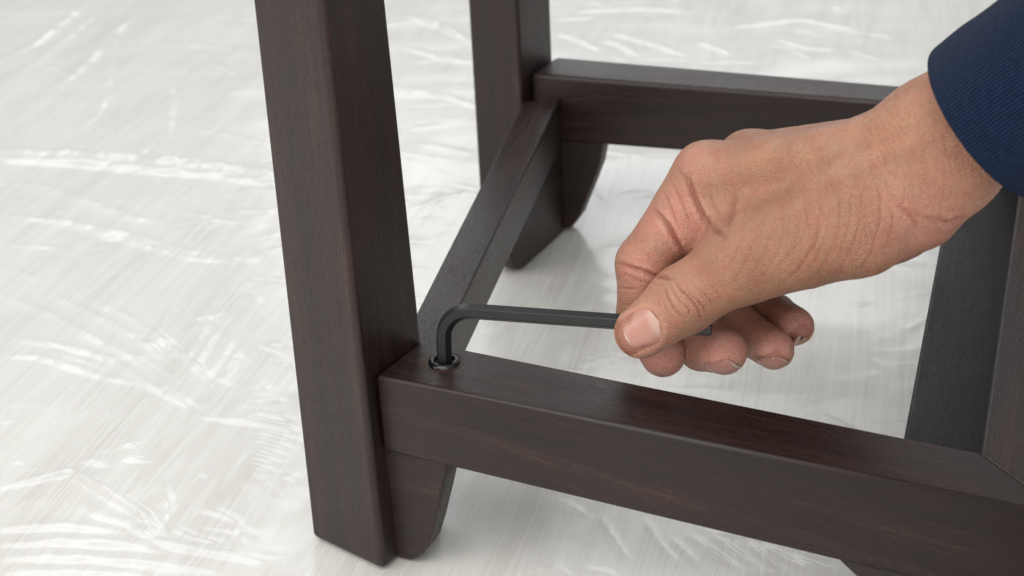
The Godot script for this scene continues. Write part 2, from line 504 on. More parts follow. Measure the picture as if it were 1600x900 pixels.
	for r in ridges + more:
		var pts: Array = r[0]
		var w: float = r[1] / 1000.0 * 0.6
		var top: float = (0.62 if r[1] == floorf(r[1]) or r[1] == 2.5 else 0.45) * w * clampf(r[2] / (0.55 * r[1]), 0.25, 1.35)
		var total := 0.0
		for k in pts.size() - 1:
			total += pts[k].distance_to(pts[k + 1])
		# the strongest segment counts, so that the joints of a line do not add up
		var touched := {}
		var run := 0.0
		var reach := w * 2.6
		for k in pts.size() - 1:
			var a: Vector2 = pts[k]
			var b: Vector2 = pts[k + 1]
			var ab := b - a
			var len2 := ab.length_squared()
			var i0 := maxi(0, int((minf(a.x, b.x) - reach - x0) / step))
			var i1 := mini(nx - 1, int((maxf(a.x, b.x) + reach - x0) / step) + 1)
			var j0 := maxi(0, int((minf(a.y, b.y) - reach - z0) / step))
			var j1 := mini(nz - 1, int((maxf(a.y, b.y) + reach - z0) / step) + 1)
			for j in range(j0, j1 + 1):
				for i in range(i0, i1 + 1):
					var p := Vector2(x0 + i * step, z0 + j * step)
					var t := clampf((p - a).dot(ab) / len2, 0.0, 1.0)
					var d := p.distance_to(a + ab * t)
					if d > reach:
						continue
					var s := (run + t * sqrt(len2)) / total
					var wob := 1.0 + 0.45 * crumple.get_noise_2d(p.x * 1.3 + top * 900.0, p.y * 1.3)
					var val := top * wob * exp(-d * d / (w * w)) * pow(maxf(0.0, sin(PI * clampf(s, 0.02, 0.98))), 0.55)
					var key := j * nx + i
					if val > touched.get(key, 0.0):
						touched[key] = val
			run += sqrt(len2)
		for key in touched:
			h[key] += touched[key]
	# flat where feet stand
	var feet := [Vector2(-0.058, -0.49), Vector2(-0.035, -0.478), Vector2(0.006, -0.785), Vector2(0.035, -0.785), Vector2(0.02, -0.76), Vector2(0.15, -0.40), Vector2(0.11, -0.41)]
	for f: Vector2 in feet:
		for j in range(maxi(0, int((f.y - 0.05 - z0) / step)), mini(nz, int((f.y + 0.05 - z0) / step))):
			for i in range(maxi(0, int((f.x - 0.05 - x0) / step)), mini(nx, int((f.x + 0.05 - x0) / step))):
				var d := Vector2(x0 + i * step, z0 + j * step).distance_to(f)
				h[j * nx + i] = lerpf(0.0008, h[j * nx + i], smoothstep(0.022, 0.05, d))
	var s := Shell.new()
	# outer rim of wide cells, so that the sheet runs on past what is seen
	var gx := PackedFloat32Array([-1.6, -1.2, -0.9, -0.7])
	for i in nx:
		gx.append(x0 + i * step)
	gx.append_array([0.65, 0.85, 1.1, 1.5])
	var gz := PackedFloat32Array([-2.6, -2.2, -1.9, -1.6])
	for j in nz:
		gz.append(z0 + j * step)
	gz.append_array([-0.38, -0.33, -0.25])
	var W := gx.size()
	var H := gz.size()
	var get_h := func(i: int, j: int) -> float:
		return h[clampi(j - 4, 0, nz - 1) * nx + clampi(i - 4, 0, nx - 1)]
	s.v.resize(W * H)
	s.n.resize(W * H)
	s.uv.resize(W * H)
	for j in H:
		for i in W:
			var k := j * W + i
			s.v[k] = Vector3(gx[i], get_h.call(i, j), gz[j])
			var l := maxi(i - 1, 0)
			var r := mini(i + 1, W - 1)
			var u := maxi(j - 1, 0)
			var d := mini(j + 1, H - 1)
			s.n[k] = Vector3(-(get_h.call(r, j) - get_h.call(l, j)) / (gx[r] - gx[l]), 1.0, -(get_h.call(i, d) - get_h.call(i, u)) / (gz[d] - gz[u])).normalized()
			s.uv[k] = Vector2(gx[i], gz[j])
	s.idx.resize((W - 1) * (H - 1) * 6)
	var q := 0
	for j in H - 1:
		for i in W - 1:
			var a := j * W + i
			for b in [a, a + 1, a + W + 1, a, a + W + 1, a + W]:
				s.idx[q] = b
				q += 1
	var m := StandardMaterial3D.new()
	m.resource_name = "clear plastic film"
	m.transparency = BaseMaterial3D.TRANSPARENCY_ALPHA
	m.albedo_color = Color(0.95, 0.96, 0.97, 0.04)
	m.roughness = 0.2
	m.metallic_specular = 0.5
	m.cull_mode = BaseMaterial3D.CULL_DISABLED
	var o := obj("plastic_sheet", s.mesh(), m)
	tag(o, "clear wrinkled plastic sheet spread over the pale plank floor", "plastic sheet")


# ---------------------------------------------------------------- stool
func stool() -> void:
	var wood := dark_wood()
	var t := Node3D.new()
	t.name = "stool"
	add_child(t)
	tag(t, "dark brown wooden stool with square legs and bolted rails", "stool")
	obj("leg", bar([Vector3(-0.0849, 0.0015, -0.4887), Vector3(-0.0551, 0.0015, -0.4642), Vector3(-0.0335, 0.0015, -0.4963), Vector3(-0.0633, 0.0015, -0.5208)], [Vector3(-0.0792, 0.4200, -0.4896), Vector3(-0.0565, 0.4200, -0.4640), Vector3(-0.0418, 0.4200, -0.4957), Vector3(-0.0645, 0.4200, -0.5213)], 0.0024, 0.0018, Vector2(0.0, 0.0)).mesh(), wood, t)
	obj("leg", bar([Vector3(-0.0160, 0.0015, -0.7802), Vector3(0.0106, 0.0015, -0.7667), Vector3(0.0294, 0.0015, -0.8038), Vector3(0.0029, 0.0015, -0.8173)], [Vector3(-0.0160, 0.4200, -0.7802), Vector3(0.0106, 0.4200, -0.7667), Vector3(0.0294, 0.4200, -0.8038), Vector3(0.0029, 0.4200, -0.8173)], 0.0022, 0.0018, Vector2(0.13, 0.06)).mesh(), wood, t)
	obj("leg", bar([Vector3(0.1331, 0.0015, -0.3820), Vector3(0.1618, 0.0015, -0.3678), Vector3(0.1729, 0.0015, -0.3902), Vector3(0.1442, 0.0015, -0.4044)], [Vector3(0.1331, 0.0500, -0.3820), Vector3(0.1618, 0.0500, -0.3678), Vector3(0.1729, 0.0500, -0.3902), Vector3(0.1442, 0.0500, -0.4044)], 0.0016, 0.0018, Vector2(0.21, 0.03)).mesh(), wood, t)
	obj("leg", bar([Vector3(0.2413, 0.0015, -0.6817), Vector3(0.2727, 0.0015, -0.6686), Vector3(0.2850, 0.0015, -0.6992), Vector3(0.2536, 0.0015, -0.7123)], [Vector3(0.2413, 0.4200, -0.6817), Vector3(0.2727, 0.4200, -0.6686), Vector3(0.2850, 0.4200, -0.6992), Vector3(0.2536, 0.4200, -0.7123)], 0.0022, 0.0018, Vector2(0.31, 0.09)).mesh(), wood, t)
	# the front rail has a bolt hole cut into its top
	var hole := Vector3(-0.0263, 0.0842, -0.4774)
	var blank := bar([Vector3(-0.0512, 0.0842, -0.4701), Vector3(-0.0351, 0.0842, -0.4955), Vector3(-0.0351, 0.0516, -0.4955), Vector3(-0.0512, 0.0516, -0.4701)], [Vector3(0.1622, 0.0842, -0.3642), Vector3(0.1474, 0.0842, -0.3999), Vector3(0.1474, 0.0475, -0.3999), Vector3(0.1622, 0.0475, -0.3642)], 0.0016, 0.0013, Vector2(0.02, 0.115))
	var whole := CSGCombiner3D.new()
	whole.name = "front_rail_blank"
	var solid := CSGMesh3D.new()
	solid.name = "solid"
	solid.mesh = blank.mesh()
	solid.material = wood
	whole.add_child(solid)
	var bore := CSGCylinder3D.new()
	bore.name = "bore"
	bore.radius = 0.0069
	bore.height = 0.02
	bore.sides = 40
	bore.operation = CSGShape3D.OPERATION_SUBTRACTION
	bore.position = hole + Vector3(0, 0.0035, 0)
	var raw := StandardMaterial3D.new()
	raw.albedo_color = Color(0.30, 0.20, 0.12)
	raw.roughness = 0.8
	bore.material = raw
	whole.add_child(bore)
	add_child(whole)
	var cut: Mesh = whole.bake_static_mesh()
	remove_child(whole)
	whole.free()
	if cut == null or cut.get_surface_count() == 0:
		cut = blank.mesh()
	var rail := obj("rail", cut, null, t)
	for k in cut.get_surface_count():
		rail.set_surface_override_material(k, wood if k == 0 else raw)
	obj("rail", bar([Vector3(0.0157, 0.0950, -0.7757), Vector3(0.0311, 0.0950, -0.8041), Vector3(0.0311, 0.0565, -0.8041), Vector3(0.0157, 0.0565, -0.7757)], [Vector3(0.2408, 0.0950, -0.6819), Vector3(0.2536, 0.0950, -0.7043), Vector3(0.2536, 0.0610, -0.7043), Vector3(0.2408, 0.0610, -0.6819)], 0.0026, 0.0026, Vector2(0.05, 0.02)).mesh(), wood, t)
	obj("rail", bar([Vector3(-0.0473, 0.0735, -0.5008), Vector3(-0.0286, 0.0738, -0.5109), Vector3(-0.0286, 0.0505, -0.5109), Vector3(-0.0473, 0.0505, -0.5008)], [Vector3(0.0111, 0.0831, -0.7644), Vector3(0.0319, 0.0829, -0.7705), Vector3(0.0319, 0.0553, -0.7705), Vector3(0.0111, 0.0553, -0.7644)], 0.0013, 0.001, Vector2(0.2, 0.07)).mesh(), wood, t)
	obj("rail", bar([Vector3(0.1478, 0.0840, -0.4001), Vector3(0.1626, 0.0840, -0.3644), Vector3(0.1626, 0.0502, -0.3644), Vector3(0.1478, 0.0502, -0.4001)], [Vector3(0.2927, 0.0922, -0.7726), Vector3(0.3176, 0.0922, -0.7629), Vector3(0.3176, 0.0550, -0.7629), Vector3(0.2927, 0.0550, -0.7726)], 0.0016, 0.0007, Vector2(0.17, 0.145)).mesh(), wood, t)
	var black: StandardMaterial3D = wood.duplicate()  # the same wood with a darker tint and no relief
	black.resource_name = "darker rail wood"
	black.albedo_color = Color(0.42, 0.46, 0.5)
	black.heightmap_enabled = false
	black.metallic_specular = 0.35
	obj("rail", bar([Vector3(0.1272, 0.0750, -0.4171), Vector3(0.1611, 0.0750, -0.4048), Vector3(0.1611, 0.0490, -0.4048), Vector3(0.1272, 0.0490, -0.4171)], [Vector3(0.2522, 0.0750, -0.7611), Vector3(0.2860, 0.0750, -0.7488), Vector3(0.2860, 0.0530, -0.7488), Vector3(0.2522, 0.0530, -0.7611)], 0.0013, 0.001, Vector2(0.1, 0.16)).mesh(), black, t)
	var along: Vector3 = Vector3(0.8959, 0.0000, 0.4443)
	obj("foot_bracket", board([Vector3(-0.0553, 0.0531, -0.4746), Vector3(-0.0276, 0.0531, -0.4608), Vector3(-0.0282, 0.0448, -0.4612), Vector3(-0.0308, 0.0340, -0.4627), Vector3(-0.0345, 0.0194, -0.4647), Vector3(-0.0374, 0.0098, -0.4662), Vector3(-0.0395, 0.0058, -0.4673), Vector3(-0.0419, 0.0032, -0.4685), Vector3(-0.0451, 0.0010, -0.4701), Vector3(-0.0556, 0.0010, -0.4753)], Vector3(0.0051, 0.0000, -0.0103), along, Vector2(0.11, 0.05)).mesh(), wood, t)
	obj("foot_bracket", board([Vector3(0.0279, 0.0580, -0.7750), Vector3(0.0546, 0.0580, -0.7639), Vector3(0.0520, 0.0433, -0.7650), Vector3(0.0465, 0.0277, -0.7673), Vector3(0.0401, 0.0105, -0.7700), Vector3(0.0356, 0.0035, -0.7718), Vector3(0.0279, 0.0010, -0.7750)], Vector3(0.0044, 0.0000, -0.0106), along, Vector2(0.3, 0.1)).mesh(), wood, t)
	obj("foot_bracket", board([Vector3(0.0072, 0.0010, -0.7288), Vector3(0.0043, 0.0022, -0.7235), Vector3(0.0022, 0.0055, -0.7196), Vector3(0.0005, 0.0130, -0.7165), Vector3(-0.0010, 0.0310, -0.7139), Vector3(-0.0014, 0.0550, -0.7130), Vector3(0.0313, 0.0540, -0.7730), Vector3(0.0313, 0.0010, -0.7730)], Vector3(-0.0101, 0.0000, -0.0055), Vector3(0.46, 0, -0.89), Vector2(0.25, 0.15)).mesh(), wood, t)
	obj("foot_bracket", board([Vector3(0.1003, 0.0495, -0.3974), Vector3(0.1045, 0.0468, -0.3953), Vector3(0.1080, 0.0458, -0.3936), Vector3(0.1102, 0.0442, -0.3925), Vector3(0.1114, 0.0414, -0.3919), Vector3(0.1132, 0.0336, -0.3910), Vector3(0.1163, 0.0140, -0.3895), Vector3(0.1213, 0.0040, -0.3870), Vector3(0.1275, 0.0010, -0.3839), Vector3(0.1559, 0.0010, -0.3699), Vector3(0.1559, 0.0495, -0.3699)], Vector3(0.0051, 0.0000, -0.0103), along, Vector2(0.03, 0.02)).mesh(), wood, t)
	# the bolt: a collar with a hollow for the key
	var iron := black_iron(0.24)
	var s := Shell.new()
	var outline := [[0.0, -0.005], [0.0032, -0.005], [0.0034, 0.0000], [0.0037, 0.0009], [0.0043, 0.0014], [0.0051, 0.0013], [0.0058, 0.0006], [0.0061, -0.0005], [0.0061, -0.006]]
	var rings := []
	for k in outline.size():
		var row := []
		for i in 49:
			var a := TAU * i / 48.0
			var before: Array = outline[maxi(k - 1, 0)]
			var after: Array = outline[mini(k + 1, outline.size() - 1)]
			var d := Vector2(after[0] - before[0], after[1] - before[1])
			var out := Vector3(-d.y * cos(a), d.x, -d.y * sin(a)).normalized()
			row.append(s.put(hole + Vector3(cos(a) * outline[k][0], outline[k][1], sin(a) * outline[k][0]), out, Vector2(a, k)))
		rings.append(row)
	for k in rings.size() - 1:
		for i in 48:
			s.quad(rings[k][i], rings[k][i + 1], rings[k + 1][i + 1], rings[k + 1][i])
	obj("bolt", s.mesh(), iron, t)
	# bare wood where the bore broke through the stain, uneven all round
	var edge := Shell.new()
	var chip := noise(0.9, 77)
	for i in 97:
		var a := TAU * i / 96.0
		var out := Vector3(cos(a), 0, sin(a))
		var w := 0.00034 + 0.0003 * chip.get_noise_2d(cos(a) * 3.0, sin(a) * 3.0) if i < 96 else 0.00034 + 0.0003 * chip.get_noise_2d(3.0, 0.0)
		edge.put(hole + out * 0.00685 + Vector3(0, -0.0006, 0), (Vector3.UP - out).normalized(), Vector2(0, i))
		edge.put(hole + out * 0.00698 + Vector3(0, 0.00012, 0), Vector3.UP, Vector2(0.5, i))
		edge.put(hole + out * (0.00698 + w) + Vector3(0, 0.00006, 0), Vector3.UP, Vector2(1, i))
	for i in 96:
		for k in 2:
			edge.quad(i * 3 + k, i * 3 + k + 1, i * 3 + k + 4, i * 3 + k + 3)
	obj("hole_rim", edge.mesh(), raw, t)


func black_iron(r: float) -> StandardMaterial3D:
	var m := StandardMaterial3D.new()
	m.resource_name = "blackened steel"
	m.albedo_color = Color(0.10, 0.10, 0.105)
	m.metallic = 0.3
	m.metallic_specular = 0.6
	m.roughness = r
	var z := NoiseTexture2D.new()
	z.width = 256
	z.height = 256
	z.seamless = true
	z.noise = noise(0.06, 71, FastNoiseLite.TYPE_SIMPLEX_SMOOTH, 4)
	m.heightmap_enabled = true
	m.heightmap_texture = z
	m.heightmap_scale = 0.004
	m.uv1_triplanar = true
	m.uv1_scale = Vector3.ONE * 60.0
	return m


# ---------------------------------------------------------------- hex key
func hex_key() -> void:
	var flat := 0.0052
	var along: Vector3 = Vector3(0.9660, 0.0000, 0.2585)
	var foot: Vector3 = Vector3(-0.0263, 0.0842, -0.4774)
	var corner: Vector3 = Vector3(-0.0255, 0.1045, -0.4806)
	var tip: Vector3 = Vector3(0.0688, 0.1045, -0.4554)
	var base := Vector3(corner.x, foot.y - 0.0035, corner.z).lerp(Vector3(foot.x, foot.y - 0.0035, foot.z), 1.0)
	var bend := 0.0105
	var up := (corner - base).normalized()
	along = (along - up * along.dot(up) * 0.0).normalized()
	var centre := corner - up * bend + along * bend
	var path := [base, base + up * 0.0006]
	var dirs := [up, up]
	for k in 13:
		var a := PI / 2.0 * k / 12.0
		path.append(centre - along * bend * cos(a) + up * bend * sin(a))
		dirs.append((up * cos(a) + along * sin(a)).normalized())
	path.append(tip - along * 0.0007)
	dirs.append(along)
	path.append(tip)
	dirs.append(along)
	var wide := along.cross(up).normalized()
	var rad := flat / sqrt(3.0)
	var s := Shell.new()
	var ids := []
	var run := 0.0
	for j in path.size():
		var shrink := 0.86 if j == 0 or j == path.size() - 1 else 1.0
		var side: Vector3 = dirs[j].cross(wide).normalized()
		var outline := []
		for k in 6:
			var a := TAU * k / 6.0 + 0.10
			outline.append((wide * sin(a) + side * cos(a)) * rad * shrink)
		var R := rounded(outline, 0.0004, 3)
		if j > 0:
			run += path[j].distance_to(path[j - 1])
		var row := []
		for i in 19:
			row.append(s.put(path[j] + R[0][i % 18], R[1][i % 18], Vector2(i / 18.0, run)))
		ids.append(row)
	for j in ids.size() - 1:
		for i in 18:
			s.quad(ids[j][i], ids[j][i + 1], ids[j + 1][i + 1], ids[j + 1][i])
	for e in [0, ids.size() - 1]:
		var nn: Vector3 = -dirs[0] if e == 0 else dirs[-1]
		var mid := s.put(path[e], nn, Vector2.ZERO)
		var rim := []
		for i in 19:
			rim.append(s.put(s.v[ids[e][i]], nn, Vector2.ZERO))
		for i in 18:
			s.tri(mid, rim[i], rim[i + 1])
	var o := obj("hex_key", s.mesh(), black_iron(0.38))
	tag(o, "black L-shaped steel hex key standing in the bolt and held by the hand", "hex key")


# ---------------------------------------------------------------- the hand
# millimetres in the hand's own frame: x towards the wrist, y up, z out of the thumb side
var palm := [
	[Vector4(-34.8, 12.4, 10.0, 10.5), Vector4(17.6, 15.5, 48.0, 12.0)],
	[Vector4(-17.3, 18.3, -6.0, 10.2), Vector4(21.2, 18.3, 38.0, 12.0)],
	[Vector4(-4.7, 15.9, -22.0, 10.0), Vector4(25.3, 16.4, 26.0, 12.0)],
	[Vector4(7.5, 9.7, -36.0, 9.5), Vector4(28.9, 11.3, 16.0, 12.0)],
	[Vector4(-23.5, -17.6, 26.0, 13.0), Vector4(8.3, -5.0, 48.0, 18.0)],
	[Vector4(8.7, -4.5, 46.0, 18.0), Vector4(29.3, 8.2, 58.0, 16.0)],
	[Vector4(-13.5, -0.6, 12.0, 12.0), Vector4(10.1, 4.2, 40.0, 16.0)],
	[Vector4(-34.6, 2.1, 12.0, 8.5), Vector4(-17.7, -4.5, 24.0, 11.0)],
	[Vector4(-41.3, -0.3, 6.0, 9.0), Vector4(-33.8, -9.8, 6.0, 8.5)],
	[Vector4(19.1, 16.1, 42.0, 13.0), Vector4(29.3, 22.4, 58.0, 15.0)],
	[Vector4(13.7, -7.6, 20.0, 15.0), Vector4(29.1, -0.6, 44.0, 15.0)],
	[Vector4(7.4, -14.9, -26.0, 13.0), Vector4(27.4, -2.4, 26.0, 15.0)],
	[Vector4(29.3, 22.4, 58.0, 15.0), Vector4(48.3, 39.4, 80.0, 14.0)],
	[Vector4(27.8, 3.6, 50.0, 13.5), Vector4(36.8, 13.5, 60.0, 14.0)],
	[Vector4(36.2, 14.1, 62.0, 14.0), Vector4(54.6, 32.1, 84.0, 14.0)],
	[Vector4(28.9, 15.8, 52.0, 16.0), Vector4(36.2, 17.7, 62.0, 16.5)],
	[Vector4(25.4, 6.1, 34.0, 16.0), Vector4(33.4, 11.6, 58.0, 16.0)]]
var fingers := [
	[Vector4(-7.4, -11.5, 38.0, 15.0), Vector4(-23.6, -17.6, 27.0, 12.9), Vector4(-43.3, -31.3, 16.0, 11.6), Vector4(-57.7, -42.7, 11.0, 9.3)],
	[Vector4(-34.8, 12.4, 10.0, 10.5), Vector4(-55.0, -18.7, -2.0, 10.3), Vector4(-55.5, -37.1, -9.0, 8.9), Vector4(-48.0, -51.4, -8.0, 8.2)],
	[Vector4(-17.3, 18.3, -6.0, 10.2), Vector4(-39.9, -25.0, -26.0, 9.4), Vector4(-33.3, -48.9, -14.0, 8.4), Vector4(-26.3, -50.1, -4.0, 8.2)],
	[Vector4(-4.7, 15.9, -22.0, 10.0), Vector4(-28.7, -28.6, -42.0, 9.0), Vector4(-14.2, -44.6, -28.0, 8.0), Vector4(-7.2, -49.5, -12.0, 7.4)],
	[Vector4(7.5, 9.7, -36.0, 9.5), Vector4(-14.6, -29.9, -54.0, 8.2), Vector4(-1.9, -37.1, -38.0, 7.2), Vector4(2.4, -41.4, -22.0, 7.1)],
]
var nails := [
	['thumb_nail', Vector3(-53.0, -39.1, 22.0), Vector3(-66.2, -45.8, 20.0), Vector3(0.10, 0.15, 1.00), 13.6, 0.5],
	['finger_nail', Vector3(-31.6, -56.8, -6.0), Vector3(-22.6, -55.5, 2.0), Vector3(-0.10, -1.00, 0.30), 11.0, 0.4],
	['finger_nail', Vector3(-12.7, -55.7, -14.0), Vector3(-4.5, -55.0, -5.0), Vector3(-0.10, -1.00, 0.30), 10.0, 0.4],
	['finger_nail', Vector3(-1.4, -48.7, -22.0), Vector3(5.5, -47.9, -14.0), Vector3(-0.10, -1.00, 0.30), 8.5, 0.4]]
var tints := [
	[Vector3(-58.5, -43.0, 18.0), 12.0, 0.60],
	[Vector3(-30.6, -49.5, 4.0), 15.0, 1.00],
	[Vector3(-7.4, -48.8, -6.0), 14.0, 1.00],
	[Vector3(0.8, -41.4, -16.0), 12.0, 1.00],
	[Vector3(-48.8, -52.4, 0.0), 11.0, 0.90],
	[Vector3(-38.7, 15.6, 18.0), 9.0, 0.50],
	[Vector3(-44.9, -5.2, 14.0), 14.0, 0.70],
	[Vector3(-57.5, -22.8, 6.0), 13.0, 0.60],
	[Vector3(28.7, -7.1, 60.0), 18.0, 0.60],
	[Vector3(-16.6, -36.6, -10.0), 16.0, 0.60],
	[Vector3(-44.5, -31.7, 26.0), 9.0, 0.30]]
var creases := [
	[[Vector2(-51.5, -26.0), Vector2(-49.9, -30.4), Vector2(-48.2, -33.9), Vector2(-45.5, -36.6), Vector2(-43.8, -37.4)], 0.57, 0.50],
	[[Vector2(-47.7, -25.2), Vector2(-45.1, -28.7), Vector2(-42.0, -31.7), Vector2(-39.4, -35.7), Vector2(-38.5, -38.7)], 0.68, 0.50],
	[[Vector2(-46.0, -31.7), Vector2(-43.3, -33.9), Vector2(-42.7, -36.1), Vector2(-43.8, -37.2)], 0.48, 0.45],
	[[Vector2(-44.7, -27.8), Vector2(-41.2, -30.9), Vector2(-38.1, -33.9), Vector2(-36.8, -36.6)], 0.45, 0.50],
	[[Vector2(-53.0, -35.7), Vector2(-49.9, -39.2), Vector2(-46.0, -40.9)], 0.24, 0.50],
	[[Vector2(-49.9, -25.2), Vector2(-47.3, -30.0), Vector2(-45.1, -33.5)], 0.42, 0.45],
	[[Vector2(-41.6, -26.5), Vector2(-37.6, -30.0), Vector2(-34.6, -33.9)], 0.33, 0.50],
	[[Vector2(-52.1, -30.0), Vector2(-50.4, -34.4), Vector2(-47.7, -37.9)], 0.27, 0.40],
	[[Vector2(-38.1, -25.2), Vector2(-34.6, -28.7), Vector2(-31.9, -31.7)], 0.27, 0.50],
	[[Vector2(-52.9, -0.2), Vector2(-48.9, -5.3), Vector2(-44.9, -11.8), Vector2(-42.0, -15.8)], 1.50, 1.10],
	[[Vector2(-42.6, 11.3), Vector2(-40.4, 4.4), Vector2(-38.0, -1.4), Vector2(-34.7, -7.8), Vector2(-32.2, -10.5)], 1.30, 1.10],
	[[Vector2(-65.6, -18.6), Vector2(-57.7, -21.0), Vector2(-51.9, -23.3), Vector2(-48.5, -24.4)], 1.20, 1.00],
	[[Vector2(-65.0, -27.3), Vector2(-58.7, -28.0)], 0.35, 0.60],
	[[Vector2(-50.0, 6.1), Vector2(-47.8, 0.5), Vector2(-45.1, -5.5)], 0.40, 0.60],
	[[Vector2(-47.3, 8.7), Vector2(-44.2, 2.1), Vector2(-41.3, -5.1)], 0.40, 0.60],
	[[Vector2(-46.0, 14.4), Vector2(-43.5, 10.8), Vector2(-41.8, 6.8)], 0.40, 0.70],
	[[Vector2(-36.3, 8.0), Vector2(-34.5, 1.4), Vector2(-31.4, -5.2)], 0.30, 0.70],
	[[Vector2(-63.6, -22.4), Vector2(-57.3, -25.1), Vector2(-52.3, -26.4)], 0.30, 0.50],
	[[Vector2(16.4, -1.5), Vector2(20.7, -4.7), Vector2(23.7, -7.6)], 0.33, 0.90],
	[[Vector2(26.7, -5.5), Vector2(32.8, -7.1), Vector2(38.8, -5.1)], 0.52, 1.00],
	[[Vector2(18.6, -3.1), Vector2(26.7, -6.1), Vector2(32.8, -9.6)], 0.26, 0.90],
	[[Vector2(39.9, -0.7), Vector2(44.9, 1.7)], 0.26, 0.80],
	[[Vector2(6.4, 1.3), Vector2(5.1, -9.0), Vector2(2.9, -18.1), Vector2(1.2, -23.8)], 0.20, 0.70],
	[[Vector2(0.4, 2.9), Vector2(-0.6, -8.8), Vector2(-2.9, -19.2), Vector2(-4.6, -25.3)], 0.21, 0.70],
	[[Vector2(-5.5, -1.0), Vector2(-6.7, -13.2), Vector2(-10.1, -21.4), Vector2(-14.7, -26.5)], 0.33, 0.80],
	[[Vector2(11.5, 1.2), Vector2(11.5, -7.8), Vector2(9.8, -17.1), Vector2(7.0, -21.6)], 0.18, 0.70],
	[[Vector2(-11.3, -5.2), Vector2(-12.4, -14.5), Vector2(-17.2, -22.1)], 0.23, 0.70],
	[[Vector2(-18.9, -8.4), Vector2(-21.2, -16.7), Vector2(-24.6, -25.0)], 0.20, 0.70],
	[[Vector2(3.1, 3.7), Vector2(2.7, -6.6), Vector2(0.2, -19.1)], 0.17, 0.60],
	[[Vector2(-3.1, -2.3), Vector2(-4.2, -12.8), Vector2(-7.1, -23.2)], 0.18, 0.60],
	[[Vector2(-8.8, -2.1), Vector2(-9.9, -10.5), Vector2(-13.7, -18.9)], 0.18, 0.60],
	[[Vector2(-15.4, -6.2), Vector2(-16.9, -15.7), Vector2(-20.5, -23.5)], 0.18, 0.60],
	[[Vector2(15.1, -0.8), Vector2(15.7, -7.9), Vector2(14.5, -15.1)], 0.16, 0.70],
	[[Vector2(-26.8, 5.3), Vector2(-29.0, -1.9), Vector2(-31.6, -8.2)], 0.60, 1.30],
	[[Vector2(-27.3, -10.6), Vector2(-29.5, -16.6), Vector2(-32.7, -23.0)], 0.20, 0.60],
	[[Vector2(-23.3, -9.4), Vector2(-25.5, -16.6), Vector2(-29.1, -25.2)], 0.22, 0.60],
	[[Vector2(-33.8, 11.8), Vector2(-16.6, 15.6), Vector2(4.9, 21.0), Vector2(22.1, 25.3)], -0.70, 3.20],
	[[Vector2(-18.7, 16.7), Vector2(-3.7, 21.0), Vector2(13.5, 27.5), Vector2(26.4, 31.8)], -0.60, 2.60],
	[[Vector2(-28.8, 4.2), Vector2(-12.0, 6.4), Vector2(7.0, 12.3), Vector2(28.0, 22.1)], -0.23, 2.20],
	[[Vector2(-9.9, 4.2), Vector2(2.8, 13.7), Vector2(21.7, 17.9)], -0.16, 1.60],
]
var carve := PackedFloat32Array()
const CW := 700
const CH := 520
const CX := -75.0
const CY := -70.0
const CS := 4.0


func seg(p: Vector3, a: Vector4, b: Vector4) -> float:
	var a3 := Vector3(a.x, a.y, a.z)
	var ab := Vector3(b.x - a.x, b.y - a.y, b.z - a.z)
	var t := clampf((p - a3).dot(ab) / ab.length_squared(), 0.0, 1.0)
	return p.distance_to(a3 + ab * t) - a.w - (b.w - a.w) * t


func soft(a: float, b: float, k: float) -> float:
	var t := maxf(k - absf(a - b), 0.0)
	return minf(a, b) - t * t / (4.0 * k)


func flesh(p: Vector3, pl: Array, fl: Array) -> float:
	var d := 60.0
	for i in pl:
		d = soft(d, seg(p, palm[i][0], palm[i][1]), 7.0)
	var total := d
	for i in fl:
		var f: Array = fingers[i]
		var s0 := seg(p, f[0], f[1])
		var s1 := seg(p, f[1], f[2])
		var ch: float
		var root := s0
		if i == 0:
			root = soft(s0, s1, 6.0)
			ch = soft(root, seg(p, f[2], f[3]), 3.5)
		else:
			ch = soft(soft(s0, s1, 2.5), seg(p, f[2], f[3]), 2.5)
		total = minf(total, minf(soft(d, root, 6.0), ch))
	return total


func flesh_all(p: Vector3) -> float:
	return flesh(p, range(palm.size()), range(fingers.size()))


